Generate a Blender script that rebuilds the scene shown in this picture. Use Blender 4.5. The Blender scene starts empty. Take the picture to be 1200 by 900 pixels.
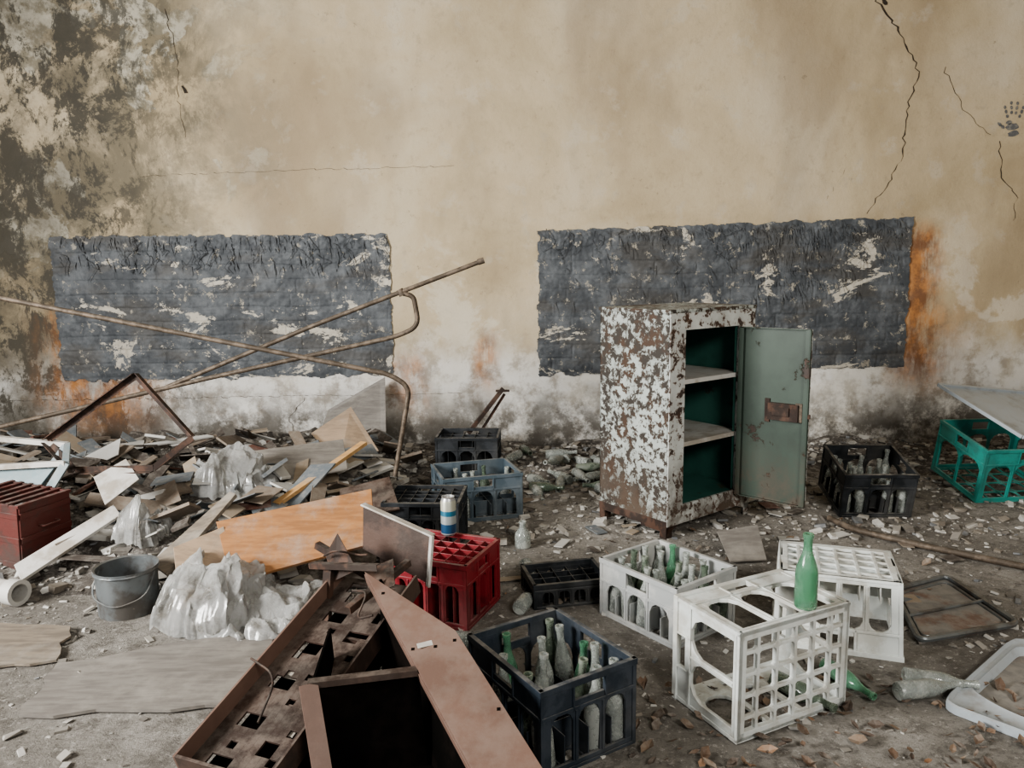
import bpy, math, random
from mathutils import Vector, Matrix, noise, Euler
random.seed(7)
rad=math.radians
SC=bpy.context.scene
# ------------------------------------------------------------ material helpers
class N:
    def __init__(s,name):
        s.m=bpy.data.materials.new(name); s.m.use_nodes=True
        s.t=s.m.node_tree; s.t.nodes.clear()
        s.out=s.t.nodes.new('ShaderNodeOutputMaterial')
        s.b=s.t.nodes.new('ShaderNodeBsdfPrincipled')
        s.t.links.new(s.b.outputs[0],s.out.inputs[0])
        s.tc=s.t.nodes.new('ShaderNodeTexCoord')
        s.co=s.tc.outputs['Object']
    def lk(s,a,b): s.t.links.new(a,b)
    def setv(s,sock,v):
        if isinstance(v,bpy.types.NodeSocket): s.lk(v,sock)
        elif isinstance(v,(tuple,list)) and len(v)==3 and sock.type=='RGBA': sock.default_value=(*v,1)
        else: sock.default_value=v
    def mp(s,scale=(1,1,1),loc=(0,0,0)):
        n=s.t.nodes.new('ShaderNodeMapping'); s.lk(s.co,n.inputs[0])
        n.inputs['Scale'].default_value=scale; n.inputs['Location'].default_value=loc
        return n.outputs[0]
    def noise(s,sc=5,det=5,ro=.6,dist=0,vec=None):
        n=s.t.nodes.new('ShaderNodeTexNoise'); s.lk(vec or s.co,n.inputs['Vector'])
        n.inputs['Scale'].default_value=sc;n.inputs['Detail'].default_value=det
        n.inputs['Roughness'].default_value=ro;n.inputs['Distortion'].default_value=dist
        return n.outputs[0]
    def sm(s,v,a,b,c=0.,d=1.):
        n=s.t.nodes.new('ShaderNodeMapRange'); n.interpolation_type='SMOOTHSTEP'
        if a>b: a,b,c,d=b,a,d,c
        s.lk(v,n.inputs[0]);
        for i,x in enumerate((a,b,c,d)): n.inputs[i+1].default_value=x
        return n.outputs[0]
    def math(s,op,a,b=0.):
        n=s.t.nodes.new('ShaderNodeMath'); n.operation=op
        s.setv(n.inputs[0],a); s.setv(n.inputs[1],b); return n.outputs[0]
    def mul(s,*a):
        r=a[0]
        for x in a[1:]: r=s.math('MULTIPLY',r,x)
        return r
    def mix(s,f,a,b):
        n=s.t.nodes.new('ShaderNodeMix'); n.data_type='RGBA'
        s.setv(n.inputs[0],f); s.setv(n.inputs[6],a); s.setv(n.inputs[7],b); return n.outputs[2]
    def ramp(s,v,stops,const=False):
        n=s.t.nodes.new('ShaderNodeValToRGB'); s.lk(v,n.inputs[0]); cr=n.color_ramp
        if const: cr.interpolation='CONSTANT'
        while len(cr.elements)<len(stops): cr.elements.new(.5)
        for e,(p,c) in zip(cr.elements,stops): e.position=p; e.color=(*c,1)
        return n.outputs[0]
    def bump(s,h,st=.3,d=.01):
        n=s.t.nodes.new('ShaderNodeBump'); n.inputs['Strength'].default_value=st
        n.inputs['Distance'].default_value=d; s.lk(h,n.inputs['Height']); s.lk(n.outputs[0],s.b.inputs['Normal'])
    def col(s,c): s.setv(s.b.inputs['Base Color'],c)
    def set(s,**k):
        for a,v in k.items(): s.setv(s.b.inputs[a.replace('_',' ')],v)
    def up(s):
        g=s.t.nodes.new('ShaderNodeNewGeometry'); x=s.t.nodes.new('ShaderNodeSeparateXYZ')
        s.lk(g.outputs['Normal'],x.inputs[0]); return x.outputs[2]
    def island(s):
        g=s.t.nodes.new('ShaderNodeNewGeometry'); return g.outputs['Random Per Island']
    def xyz(s):
        x=s.t.nodes.new('ShaderNodeSeparateXYZ'); s.lk(s.co,x.inputs[0]); return x.outputs
DUST=(.34,.315,.275)
def dusty(name,c1,c2,sc=8,rough=.7,metal=0,dust=.5,bump=.2,thr=(.45,.6),spec=.4):
    m=N(name)
    c=m.mix(m.sm(m.noise(sc,8,.65),*thr),c1,c2)
    if dust>0:
        d=m.mul(m.sm(m.up(),.3,.95),m.sm(m.noise(14,6,.7),.35,.65),dust)
        d2=m.mul(m.sm(m.noise(3,4,.6),.45,.7),dust*.3)
        c=m.mix(m.math('MAXIMUM',d,d2),c,DUST)
    m.col(c); m.set(Roughness=rough,Metallic=metal,Specular_IOR_Level=spec); m.bump(m.noise(sc*5,6,.7),bump,.004)
    return m.m
def islandmat(name,stops,rough=.8):
    m=N(name); c=m.ramp(m.island(),stops,True)
    c=m.mix(m.sm(m.noise(20,5,.7),.4,.7),c,m.mix(.4,c,DUST))
    m.col(c); m.set(Roughness=rough); m.bump(m.noise(60,5,.7),.3,.003); return m.m
# ------------------------------------------------------------ mesh builder
class MB:
    def __init__(s): s.v=[];s.f=[];s.mi=[];s.M=Matrix();s.cur=0
    def add(s,vs,fs):
        o=len(s.v); s.v+= [tuple(s.M@Vector(p)) for p in vs]
        for f in fs: s.f.append([i+o for i in f]); s.mi.append(s.cur)
    def box(s,x0,x1,y0,y1,z0,z1):
        vs=[(x,y,z) for x in (x0,x1) for y in (y0,y1) for z in (z0,z1)]
        s.add(vs,[(0,1,3,2),(4,6,7,5),(0,4,5,1),(2,3,7,6),(0,2,6,4),(1,5,7,3)])
    def prism(s,pts,y0,y1):  # pts in xz
        n=len(pts); vs=[(x,y0,z) for x,z in pts]+[(x,y1,z) for x,z in pts]
        s.add(vs,[tuple(range(n)),tuple(range(2*n-1,n-1,-1))]+[(i,n+i,n+(i+1)%n,(i+1)%n) for i in range(n)])
    def lathe(s,prof,seg=16,M2=None):
        old=s.M
        if M2 is not None: s.M=s.M@M2
        vs=[];fs=[]
        for r,z in prof:
            for k in range(seg):
                a=2*math.pi*k/seg; vs.append((r*math.cos(a),r*math.sin(a),z))
        for i in range(len(prof)-1):
            for k in range(seg):
                a=i*seg+k;b=i*seg+(k+1)%seg; fs.append((a,b,b+seg,a+seg))
        s.add(vs,fs); s.M=old
    def tube(s,pts,r,seg=10,fil=0.08):
        P=[Vector(p) for p in pts]
        Q=[P[0]]
        for i in range(1,len(P)-1):
            a=(P[i-1]-P[i]);b=(P[i+1]-P[i]); f=min(fil,a.length*.45,b.length*.45)
            A=P[i]+a.normalized()*f;B=P[i]+b.normalized()*f
            for k in range(7):
                t=k/6; Q.append(A*(1-t)**2+P[i]*2*t*(1-t)+B*t*t)
        Q.append(P[-1]); vs=[];fs=[];up=None
        for i,p in enumerate(Q):
            d=(Q[min(i+1,len(Q)-1)]-Q[max(i-1,0)]).normalized()
            if up is None: up=d.orthogonal().normalized()
            up=(up-d*up.dot(d)).normalized(); w=d.cross(up)
            for k in range(seg):
                a=2*math.pi*k/seg; vs.append(p+(up*math.cos(a)+w*math.sin(a))*r)
        for i in range(len(Q)-1):
            for k in range(seg):
                a=i*seg+k;b=i*seg+(k+1)%seg; fs.append((a,b,b+seg,a+seg))
        fs.append(tuple(range(seg))[::-1]); n=len(vs); fs.append(tuple(range(n-seg,n)))
        s.add(vs,fs)
    def bar(s,a,b,w,h,upv=(0,0,1)):
        a=Vector(a);b=Vector(b);d=(b-a).normalized();u=Vector(upv);sd=d.cross(u).normalized();u=sd.cross(d)
        vs=[p+sd*x*w/2+u*z*h/2 for p in (a,b) for x in (-1,1) for z in (-1,1)]
        s.add(vs,[(0,1,3,2),(4,6,7,5),(0,4,5,1),(2,3,7,6),(0,2,6,4),(1,5,7,3)])
    def angle(s,a,b,w,th=.004,upv=(0,0,1)):
        a=Vector(a);b=Vector(b);d=(b-a).normalized();u=Vector(upv);sd=d.cross(u).normalized();u=sd.cross(d)
        s.bar(a,b,w,th,upv); s.bar(a+sd*w/2-u*w/2,b+sd*w/2-u*w/2,th,w,upv)
    def slab(s,P,th,jag=0):
        P=[Vector(p) for p in P]; n=(P[1]-P[0]).cross(P[2]-P[1]).normalized()
        if jag:
            Q=[]
            for i in range(len(P)):
                a=P[i];b=P[(i+1)%len(P)];k=6
                for j in range(k): Q.append(a.lerp(b,j/k)+((Vector((random.uniform(-1,1),random.uniform(-1,1),0))*jag) if j else Vector()))
            P=Q
        k=len(P); s.add([p+n*th/2 for p in P]+[p-n*th/2 for p in P],[tuple(range(k)),tuple(range(2*k-1,k-1,-1))]+[(i,k+i,k+(i+1)%k,(i+1)%k) for i in range(k)])
    def obj(s,name,mats,loc=(0,0,0),rot=(0,0,0),smooth=False,bevel=0,parent=None,ang=40):
        me=bpy.data.meshes.new(name); me.from_pydata(s.v,[],s.f); me.update()
        for m in (mats if isinstance(mats,(list,tuple)) else [mats]): me.materials.append(m)
        me.polygons.foreach_set('material_index',s.mi)
        import bmesh
        bm=bmesh.new(); bm.from_mesh(me); bmesh.ops.recalc_face_normals(bm,faces=bm.faces); bm.to_mesh(me); bm.free()
        o=bpy.data.objects.new(name,me); SC.collection.objects.link(o)
        o.location=loc; o.rotation_euler=rot
        if smooth:
            me.polygons.foreach_set('use_smooth',[True]*len(me.polygons))
            try: me.set_sharp_from_angle(angle=rad(ang))
            except Exception: pass
        if bevel:
            b=o.modifiers.new('b','BEVEL'); b.width=bevel;b.segments=2;b.limit_method='ANGLE'
        if parent: o.parent=parent
        return o
def T(x,y,z,rz=0,rx=0,ry=0): return Matrix.Translation((x,y,z))@Euler((rad(rx),rad(ry),rad(rz))).to_matrix().to_4x4()
# ------------------------------------------------------------ materials
WY=6.4
def wall_mat():
    m=N('plaster_wall'); X,Y,Z=m.xyz()
    nb=m.noise(.8,6,.6,.4); nv=m.noise(.9,4,.55,.3,m.mp((1.1,1,.45)))
    c=m.ramp(nb,[(.3,(.345,.275,.172)),(.5,(.465,.385,.262)),(.68,(.52,.455,.345))])
    c=m.mix(m.mul(m.sm(nv,.42,.66),.65),c,(.26,.20,.13))
    c=m.mix(m.mul(m.sm(m.noise(3,8,.7),.56,.66),.3),c,(.56,.515,.435))
    c=m.mix(m.mul(m.sm(m.noise(12,8,.75),.5,.75),.5),c,(.28,.225,.15))
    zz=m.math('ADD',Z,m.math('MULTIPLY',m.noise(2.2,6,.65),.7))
    c=m.mix(m.mul(m.sm(zz,1.45,.95),.95),c,m.mix(m.sm(m.noise(5,8,.7),.46,.62),(.67,.655,.62),(.36,.33,.29)))
    c=m.mix(m.mul(m.sm(m.noise(1.6,8,.65,.3,m.mp((1,1,1),(9,0,3))),.52,.58),m.sm(Z,2.2,1.3),.4),c,(.62,.58,.50))
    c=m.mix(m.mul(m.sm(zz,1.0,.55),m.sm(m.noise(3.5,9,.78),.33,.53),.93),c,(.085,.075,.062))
    xl=m.math('ADD',X,m.math('MULTIPLY',m.noise(1.1,5,.6),1.6))
    L=m.sm(xl,-.6,-2.3)
    mould=m.mul(L,m.sm(m.noise(1.5,10,.72,.3),.37,.53),m.sm(Z,.3,1.8))
    c=m.mix(m.mul(mould,.85),c,(.15,.13,.092))
    pl=m.mul(L,m.sm(m.noise(1.7,7,.58,.5,m.mp((1,1,1),(4,2,7))),.54,.56),m.sm(Z,1.2,2.0))
    c=m.mix(m.mul(pl,.85),c,m.mix(m.sm(m.noise(7,7,.7),.42,.58),(.45,.42,.345),(.20,.18,.135)))
    pd=m.mul(m.sm(xl,-1.3,-2.6),m.sm(m.noise(4.2,11,.80,.3,m.mp((1,1,.7),(1,8,3))),.47,.54))
    c=m.mix(m.mul(pd,.93),c,(.055,.052,.044))
    dk=m.mul(m.sm(X,-2.7,-4.3),m.sm(m.noise(1.5,7,.7),.3,.6),.8); c=m.mix(dk,c,(.08,.07,.053))
    sp=m.mul(m.sm(m.noise(9,8,.8),.63,.67),.6)
    c=m.mix(sp,c,(.2,.16,.11))
    def rust(x0,w,z0,z1,st):
        nonlocal c
        d=m.math('ABSOLUTE',m.math('SUBTRACT',m.math('ADD',X,m.math('MULTIPLY',m.noise(2.5,5,.6),.3)),x0+.15))
        k=m.mul(m.sm(d,w,w*.1),m.sm(Z,z0-.15,z0+.25),m.sm(Z,z1+.12,z1-.1),m.sm(m.noise(6,9,.75,0,m.mp((1,1,.3))),.3,.58),st)
        c=m.mix(k,c,m.mix(m.sm(m.noise(6,6,.7),.35,.6),(.40,.18,.062),(.17,.078,.038)))
    rust(3.38,.28,.55,1.85,.95); rust(-3.68,.45,.3,1.25,.9); rust(-.22,.17,.55,1.0,.85)
    rust(-.85,.28,.35,.85,.7); rust(-3.3,.6,.25,.7,.7); rust(3.5,.5,.5,1.2,.45)
    m.col(c); m.set(Roughness=.88,Specular_IOR_Level=.25)
    h=m.math('ADD',m.noise(30,8,.7),m.math('MULTIPLY',pl,1.5)); h=m.math('ADD',h,m.math('MULTIPLY',m.noise(4,6,.6),2.))
    m.bump(h,.35,.012); return m.m
M_wall=wall_mat()
def floor_mat():
    m=N('dusty_concrete'); 
    c=m.ramp(m.noise(1.3,8,.65),[(.3,(.15,.136,.118)),(.5,(.255,.236,.208)),(.68,(.40,.375,.34))])
    c=m.mix(m.mul(m.sm(m.noise(9,9,.75),.48,.6),.6),c,(.11,.098,.084))
    c=m.mix(m.mul(m.sm(m.noise(28,6,.8),.56,.62),.7),c,(.49,.46,.42))
    c=m.mix(m.mul(m.sm(m.noise(60,6,.8),.56,.62),.5),c,(.07,.06,.052))
    m.col(c); m.set(Roughness=.9,Specular_IOR_Level=.2); m.bump(m.math('ADD',m.noise(40,8,.8),m.noise(8,6,.6)),.9,.02); return m.m
M_floor=floor_mat()
def brick_mat():
    m=N('peeling_slate_paint')
    c=m.mix(m.sm(m.noise(5,7,.7),.4,.65),(.055,.060,.066),(.12,.128,.136))
    c=m.mix(m.mul(m.sm(m.noise(1.4,6,.6,.3,m.mp((1,1,2.4),(7,0,5))),.48,.62),.5),c,(.07,.061,.05))
    c=m.mix(m.sm(m.noise(2.1,10,.74,.5,m.mp((1,1,1.7),(3,0,1))),.58,.595),c,m.mix(m.noise(8,5,.6),(.55,.51,.43),(.33,.30,.25)))
    c=m.mix(m.mul(m.sm(m.noise(11,9,.78),.585,.615),.85),c,(.33,.30,.245))
    m.col(c); m.set(Roughness=.6,Specular_IOR_Level=.3); m.bump(m.noise(45,7,.7),.4,.006); return m.m
M_brick=brick_mat()
def peel_mat(name,base,chip,edge,sc,thr,rough=.45,grad=False):
    m=N(name); n=m.noise(sc,10,.74,.25)
    c=m.mix(m.sm(m.noise(3,5,.6),.35,.7),base,tuple(x*.62 for x in base))
    k=m.math('ADD',n,m.math('MULTIPLY',m.noise(3.0,4,.5),.30)); k=m.math('SUBTRACT',k,.15)
    c=m.mix(m.sm(k,thr-.035,thr-.005),c,edge)
    c=m.mix(m.sm(k,thr-.008,thr+.015),c,m.mix(m.sm(m.noise(5,6,.7),.45,.6),chip,tuple(x*y for x,y in zip(chip,(1.5,1.1,.9)))))
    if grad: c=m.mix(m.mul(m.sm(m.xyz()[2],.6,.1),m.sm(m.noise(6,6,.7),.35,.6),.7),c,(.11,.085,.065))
    m.col(c); m.set(Roughness=rough,Specular_IOR_Level=.3); m.bump(m.sm(k,thr+.01,thr-.02),.6,.004); return m.m
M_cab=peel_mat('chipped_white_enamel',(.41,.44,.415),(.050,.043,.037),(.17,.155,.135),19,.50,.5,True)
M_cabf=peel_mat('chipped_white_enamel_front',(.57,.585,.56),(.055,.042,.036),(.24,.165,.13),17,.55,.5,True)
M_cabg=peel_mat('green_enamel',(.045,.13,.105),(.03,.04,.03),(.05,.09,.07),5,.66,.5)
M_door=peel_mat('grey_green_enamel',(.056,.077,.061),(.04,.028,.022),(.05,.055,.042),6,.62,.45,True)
M_rust=dusty('dark_rust',(.034,.022,.017),(.085,.045,.03),12,.75,.2,.25,.5)
M_pipe=dusty('rusted_pipe',(.075,.057,.041),(.15,.115,.085),15,.6,.3,.2,.4)
M_white=dusty('white_plastic',(.64,.665,.64),(.51,.505,.46),7,.4,0,.35)
M_greyw=dusty('pale_grey_plastic',(.34,.35,.345),(.46,.46,.44),6,.5,0,.4)
M_black=dusty('black_plastic',(.012,.014,.016),(.026,.029,.033),9,.5,0,.4)
M_slate=dusty('slate_plastic',(.022,.030,.040),(.042,.052,.066),9,.42,0,.4)
M_bluegr=dusty('bluegrey_plastic',(.06,.083,.10),(.09,.115,.135),9,.5,0,.4)
M_red=dusty('red_plastic',(.21,.018,.024),(.12,.012,.016),7,.45,0,.35)
M_teal=dusty('teal_plastic',(.035,.26,.22),(.025,.18,.155),6,.42,0,.3)
M_brown=dusty('brown_painted_metal',(.17,.105,.08),(.135,.08,.06),3,.55,.0,.14,.3)
M_dbrown=dusty('dark_brown_metal',(.042,.026,.020),(.08,.048,.036),7,.6,.2,.25,.4)
M_dark=dusty('black_metal_cavity_shade',(.004,.0035,.003),(.008,.006,.005),7,.95,0,.0,.2,(.45,.6),.03)  # near-black: the shade inside the console cavity is painted into this colour
def wood(name,a,b):
    m=N(name); n=m.noise(6,8,.6,.3,m.mp((1,7,7)))
    c=m.mix(m.sm(n,.35,.65),a,b); c=m.mix(m.mul(m.sm(m.noise(4,6,.7),.45,.7),.5),c,DUST)
    m.col(c); m.set(Roughness=.6); m.bump(n,.2,.003); return m.m
M_ply=wood('orange_plywood',(.36,.175,.07),(.26,.12,.048))
M_yel=wood('raw_pine',(.56,.35,.16),(.45,.26,.11))
M_oldw=wood('old_board',(.24,.20,.155),(.15,.125,.10))
M_card=wood('cardboard',(.33,.24,.16),(.25,.18,.12))
M_greyb=wood('grey_board',(.22,.203,.18),(.155,.14,.125))
M_paint=dusty('blue_white_painted_wood',(.20,.265,.285),(.30,.34,.35),6,.5,0,.35)
M_wmet=dusty('white_sheet',(.52,.505,.475),(.34,.305,.26),5,.5,0,.3)
M_gmet=dusty('grey_sheet_metal',(.17,.185,.19),(.10,.092,.085),5,.4,.5,.45)
M_redb=dusty('oxide_red_paint',(.10,.026,.021),(.05,.022,.018),6,.6,0,.3,.4)
M_crack=dusty('crack_shadow',(.03,.024,.018),(.07,.05,.035),20,.95,0,0)
M_ash=dusty('grey_handprint_paint',(.11,.11,.11),(.2,.19,.17),30,.9,0,0)
M_sink=dusty('dirty_enamel',(.36,.395,.42),(.25,.25,.245),6,.3,0,.25,.2,(.5,.68))
def glass(name,c,tr=.75,ro=.08,d=.35):
    m=N(name); k=m.sm(m.noise(12,6,.7),.42,.68)
    k=m.mul(k,d)
    m.col(m.mix(k,c,(.38,.37,.33))); m.set(IOR=1.45)
    m.set(Transmission_Weight=m.math('SUBTRACT',tr,m.math('MULTIPLY',k,.8)),Roughness=m.math('ADD',m.math('MULTIPLY',k,.9),ro)); return m.m
G_green=glass('green_glass',(.30,.60,.41),.82,.06,.3)
G_pale=glass('pale_glass',(.60,.635,.60),.72,.08,.5)
G_dark=glass('dark_glass',(.24,.30,.23),.7,.1,.5)
GL=[G_pale,G_green,G_dark]
M_film=N('dusty_plastic_film'); M_film.col(M_film.mix(M_film.sm(M_film.noise(9,6,.65),.45,.7),(.62,.62,.60),(.28,.265,.235)))
M_film.set(Roughness=.12,Transmission_Weight=.62,IOR=1.14,Specular_IOR_Level=1.,Coat_Weight=.6,Coat_Roughness=.12); M_film.bump(M_film.noise(18,4,.55,1.5),.6,.012); M_film=M_film.m
M_deb=N('rubble_dirt'); M_deb.col(M_deb.mix(M_deb.sm(M_deb.noise(14,9,.8),.46,.62),M_deb.mix(M_deb.sm(M_deb.noise(4,5,.6),.4,.6),(.065,.055,.046),(.14,.122,.105)),(.34,.315,.28)))
M_deb.set(Roughness=.95); M_deb.bump(M_deb.noise(35,8,.8),.9,.03); M_deb=M_deb.m
M_chip=islandmat('plaster_chips',[(0,(.46,.445,.41)),(.2,(.25,.232,.205)),(.45,(.12,.107,.092)),(.62,(.53,.515,.48)),(.71,(.18,.155,.125)),(.83,(.31,.29,.255)),(.95,(.14,.145,.15))])
M_leaf=islandmat('dry_leaf',[(0,(.12,.075,.048)),(.35,(.17,.115,.075)),(.6,(.07,.047,.033)),(.92,(.25,.14,.075))])
M_jnk=islandmat('broken_board',[(0,(.40,.39,.365)),(.12,(.19,.15,.115)),(.32,(.065,.052,.043)),(.54,(.27,.215,.155)),(.68,(.48,.47,.44)),(.76,(.12,.135,.145)),(.93,(.13,.06,.043))])
# ------------------------------------------------------------ room
def room():
    b=MB(); b.box(-5.4,5.4,-3.0,WY+.3,-.2,0); b.obj('floor',M_floor)
    b=MB(); b.box(-5.4,5.4,WY,WY+.3,0,4.6); wb=b.obj('wall_back',M_wall)
    b=MB(); b.box(-5.7,-5.4,3.2,WY+.3,0,4.6); b.box(-5.7,-5.4,-3,-1.2,0,4.6); b.box(-5.7,-5.4,-1.2,3.2,0,1.15); b.box(-5.7,-5.4,-1.2,3.2,3.9,4.6); b.obj('wall_left',M_wall)
    b=MB(); b.box(5.4,5.7,-3,WY+.3,0,4.6); b.obj('wall_right',M_wall)
    b=MB(); b.box(-5.7,5.7,-3,WY+.3,4.6,4.8); b.obj('ceiling',M_wmet)
    def crack(pts,w,seed):
        random.seed(seed); P=[]
        for i in range(len(pts)-1):
            a=Vector((pts[i][0],0,pts[i][1]));c=Vector((pts[i+1][0],0,pts[i+1][1])); n=max(3,int((c-a).length/.035))
            for j in range(n): P.append(a.lerp(c,j/n)+Vector((random.uniform(-1,1)*.016,0,random.uniform(-1,1)*.008)))
        b=MB(); vs=[];fs=[]
        for i,p in enumerate(P):
            ww=w*random.uniform(.35,1.3)*(1-.6*i/len(P)); vs+=[(p.x-ww,WY-.003,p.z),(p.x+ww,WY-.003,p.z+.002)]
            if i: fs.append((2*i-2,2*i-1,2*i+1,2*i))
        b.add(vs,fs); b.obj('crack',M_crack,parent=wb)
    crack([(2.87,3.75),(2.9,3.6),(2.97,3.51),(3.11,3.35),(3.26,3.06),(3.195,2.80),(3.17,2.41),(3.05,2.17),(2.89,1.93)],.008,1)
    crack([(2.84,3.72),(2.95,3.60),(3.0,3.54)],.03,8)
    crack([(3.46,3.09),(3.62,2.80),(3.89,2.54)],.002,2)
    crack([(3.95,2.52),(4.0,2.23),(4.12,2.1),(4.12,1.85)],.004,12)
    crack([(-2.68,3.6),(-2.62,3.2),(-2.64,2.95),(-2.6,2.6)],.0025,3)
    crack([(-2.60,3.02),(-2.56,2.93)],.02,5)
    crack([(-2.98,2.33),(-1.9,2.36),(-.42,2.38)],.003,4)
    crack([(-4.6,.50),(-2.5,.51),(-.4,.52)],.008,6)
    crack([(-1.75,.5),(-1.9,.3),(-1.8,.1)],.004,11)
    crack([(2.72,2.35),(2.62,2.15),(2.5,1.98)],.0015,15)
    random.seed(7)
room()
def bricked(name,xa,xb,zb0,zb1,zt0,zt1,seed):
    nx=420;nz=160; vs=[];fs=[]
    for j in range(nz+1):
        for i in range(nx+1):
            u=i/nx;w=j/nz; x=xa+(xb-xa)*u; zb=zb0+(zb1-zb0)*u; zt=zt0+(zt1-zt0)*u; z=zb+(zt-zb)*w
            zq=z+.012*noise.noise((x*2,1,seed)); row=math.floor(zq/.115); off=.17*noise.noise((row*3.7,seed,0))+(.17 if row%2 else 0)
            bx=(x+off)/.34; fx=abs(bx-round(bx))*.34; fz=(zq/.115-row); fz=min(fz,1-fz)*.115
            wob=noise.noise((x*11,z*11,seed))*.007
            e=min(1,max(0,(min(fx,fz)+wob-.001)/.008))
            vis=.45+.55*noise.noise((x*1.1,z*2,seed+40))
            h=.007*(1-(1-e)*max(.1,vis+.25))+.003*noise.fractal((x*4,z*4,seed),1,2,4)+.003*noise.noise((x*35,z*35,seed))
            h+=.003*noise.noise((round(bx)*3.1,row*5.3,seed))
            nt=.84+.12*noise.noise((x*5,seed,4)); top=max(0,min(1,(w-nt)/.12))
            h+=top*.016*max(0,noise.fractal((x*14,z*14,seed+5),1,2,5)+.35)
            ms=max(0,noise.noise((x*1.1+5,z*1.6,seed+30)))
            h+=ms*.02*max(0,noise.fractal((x*16,z*16,seed+9),1,2,4))
            edge=.020*noise.fractal((x*7,z*7,seed+2),1,2,4)   # wander of the outline
            k=min(1,min(w,1-w)/.05); kx=min(1,min(u,1-u)/.03)
            vs.append((x+edge*(1-kx),WY-.005-max(h*min(1,.3+k*.7),-.002),z+edge*(1-k)))
    for j in range(nz):
        for i in range(nx):
            u=i/nx;w=j/nz; dx=min(u,1-u)*(xb-xa); dz=min(w,1-w)*(zt0-zb0)
            if min(dx,dz)<.004+.024*noise.fractal((u*26,w*14,seed+1),1,2,3): continue
            a=j*(nx+1)+i; fs.append((a,a+1,a+nx+2,a+nx+1))
    b=MB(); b.add(vs,fs)
    rs=random.Random(seed)   # hanging flakes and strands of paint
    for _ in range(420 if seed==8 else 200):
        x=xa+.05+(xb-xa-.1)*rs.random(); u=(x-xa)/(xb-xa); zt=zt0+(zt1-zt0)*u; z=zt-.01-.55*rs.random()**2.0*(1.1 if seed==8 else .5); y=WY-.014
        if seed==8 and rs.random()<.5: x=min(xb-.06,max(xa+.05,rs.gauss(2.35,.3)))
        L=rs.uniform(.02,.14); wd=rs.uniform(.002,.007); dx=rs.uniform(-.03,.03); pr=rs.uniform(.006,.03)
        b.add([(x-wd,y,z),(x+wd,y,z),(x+wd*.8+dx*.5,y-pr,z-L*.5),(x-wd*.8+dx*.5,y-pr,z-L*.5),(x+dx,y-pr*1.1,z-L)],[(0,1,2,3),(3,2,4)])
    for _ in range(40):
        x=rs.uniform(xa+.05,xb-.05); z=(zt0+zt1)/2-rs.uniform(0,.16); y=WY-.025; P=[(x,y,z)]
        for k in range(rs.randint(3,6)): x+=rs.uniform(-.05,.05); z-=rs.uniform(.005,.06); P.append((x,y-rs.uniform(0,.03),z))
        b.tube(P,rs.uniform(.0015,.0035),5,.02)
    o=b.obj(name,M_brick,smooth=True,ang=180); return o
bricked('bricked_up_window',-3.78,-.99,.66,.68,1.86,1.85,3)
bricked('bricked_up_window.001',.22,3.29,.66,.69,1.86,1.93,8)
def handprint():
    b=MB()
    def blob(cx,cz,a,bz,ang):
        n=14; vs=[]
        for k in range(n):
            t=2*math.pi*k/n; rr=random.uniform(.85,1.1); x=a*math.cos(t)*rr; z=bz*math.sin(t)*rr
            vs.append((cx+x*math.cos(ang)-z*math.sin(ang),-.003,cz+x*math.sin(ang)+z*math.cos(ang)))
        b.add(vs,[tuple(range(n))])
    blob(0.0,-.035,.042,.022,.1); blob(.012,-.075,.035,.018,.2); blob(-.02,-.01,.02,.012,0)
    for cx,cz,an in ((-.042,.052,.35),(-.012,.075,.1),(.02,.072,-.1),(.05,.05,-.35)):
        d=Vector((-math.sin(an),0,math.cos(an)))
        for k,l in ((-.028,.011),(0,.012),(.026,.011)): blob(cx+d.x*k,cz+d.z*k,.0085,l,an)
    blob(-.075,-.02,.009,.016,.9); blob(-.055,-.035,.010,.014,.9)
    o=b.obj('handprint',M_ash,loc=(4.04,WY,2.68)); o.scale=(1.35,1,1.35)
handprint()
# ------------------------------------------------------------ rubble pile (height field)
def sst(a,b,x):
    t=max(0,min(1,(x-a)/(b-a))); return t*t*(3-2*t)
def pile(x,y):
    m=sst(-.45,-1.3,x)*sst(3.4,4.4,y)
    h=m*(.20+.10*noise.fractal((x*1.6,y*1.6,1),1,2,4))+m*.05*noise.fractal((x*7,y*7,4),1,2,4)
    m2=sst(5.3,6.3,y)*.10*(1+noise.noise((x*2,y*2,3)))
    h=max(h,m2+.015*noise.noise((x*9,y*9,2)))
    return h-.012
def heap():
    nx=230;ny=80; b=MB();vs=[];fs=[]
    for j in range(ny+1):
        for i in range(nx+1):
            x=-5.35+10.7*i/nx; y=3.3+(WY-.01-3.3)*j/ny; vs.append((x,y,pile(x,y)))
    for j in range(ny):
        for i in range(nx):
            a=j*(nx+1)+i; q=(a,a+1,a+nx+2,a+nx+1)
            if max(vs[k][2] for k in q)>-.002: fs.append(q)
    b.add(vs,fs); return b.obj('rubble_pile',M_deb,smooth=True,ang=180)
HEAP=heap()
def gz(x,y): return max(0,pile(x,y)) if y>3.3 else 0
def chips(name,n,pos,size,mat,flat=.35,long=1.6):
    b=MB()
    for _ in range(n):
        x,y=pos(); s=size(); a=random.uniform(0,6.3)
        L=s*random.uniform(1,long);W=s*random.uniform(.5,1);H=s*flat*random.uniform(.4,1.2)
        b.M=T(x,y,gz(x,y)+H*.4+.001,math.degrees(a),random.uniform(-18,18),random.uniform(-18,18))
        vs=[(sx*L/2*random.uniform(.6,1.1),sy*W/2*random.uniform(.6,1.1),sz*H/2) for sx in(-1,1) for sy in(-1,1) for sz in(-1,1)]
        b.add(vs,[(0,1,3,2),(4,6,7,5),(0,4,5,1),(2,3,7,6),(0,2,6,4),(1,5,7,3)])
    return b.obj(name,mat,parent=HEAP)
R=random.uniform
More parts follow.
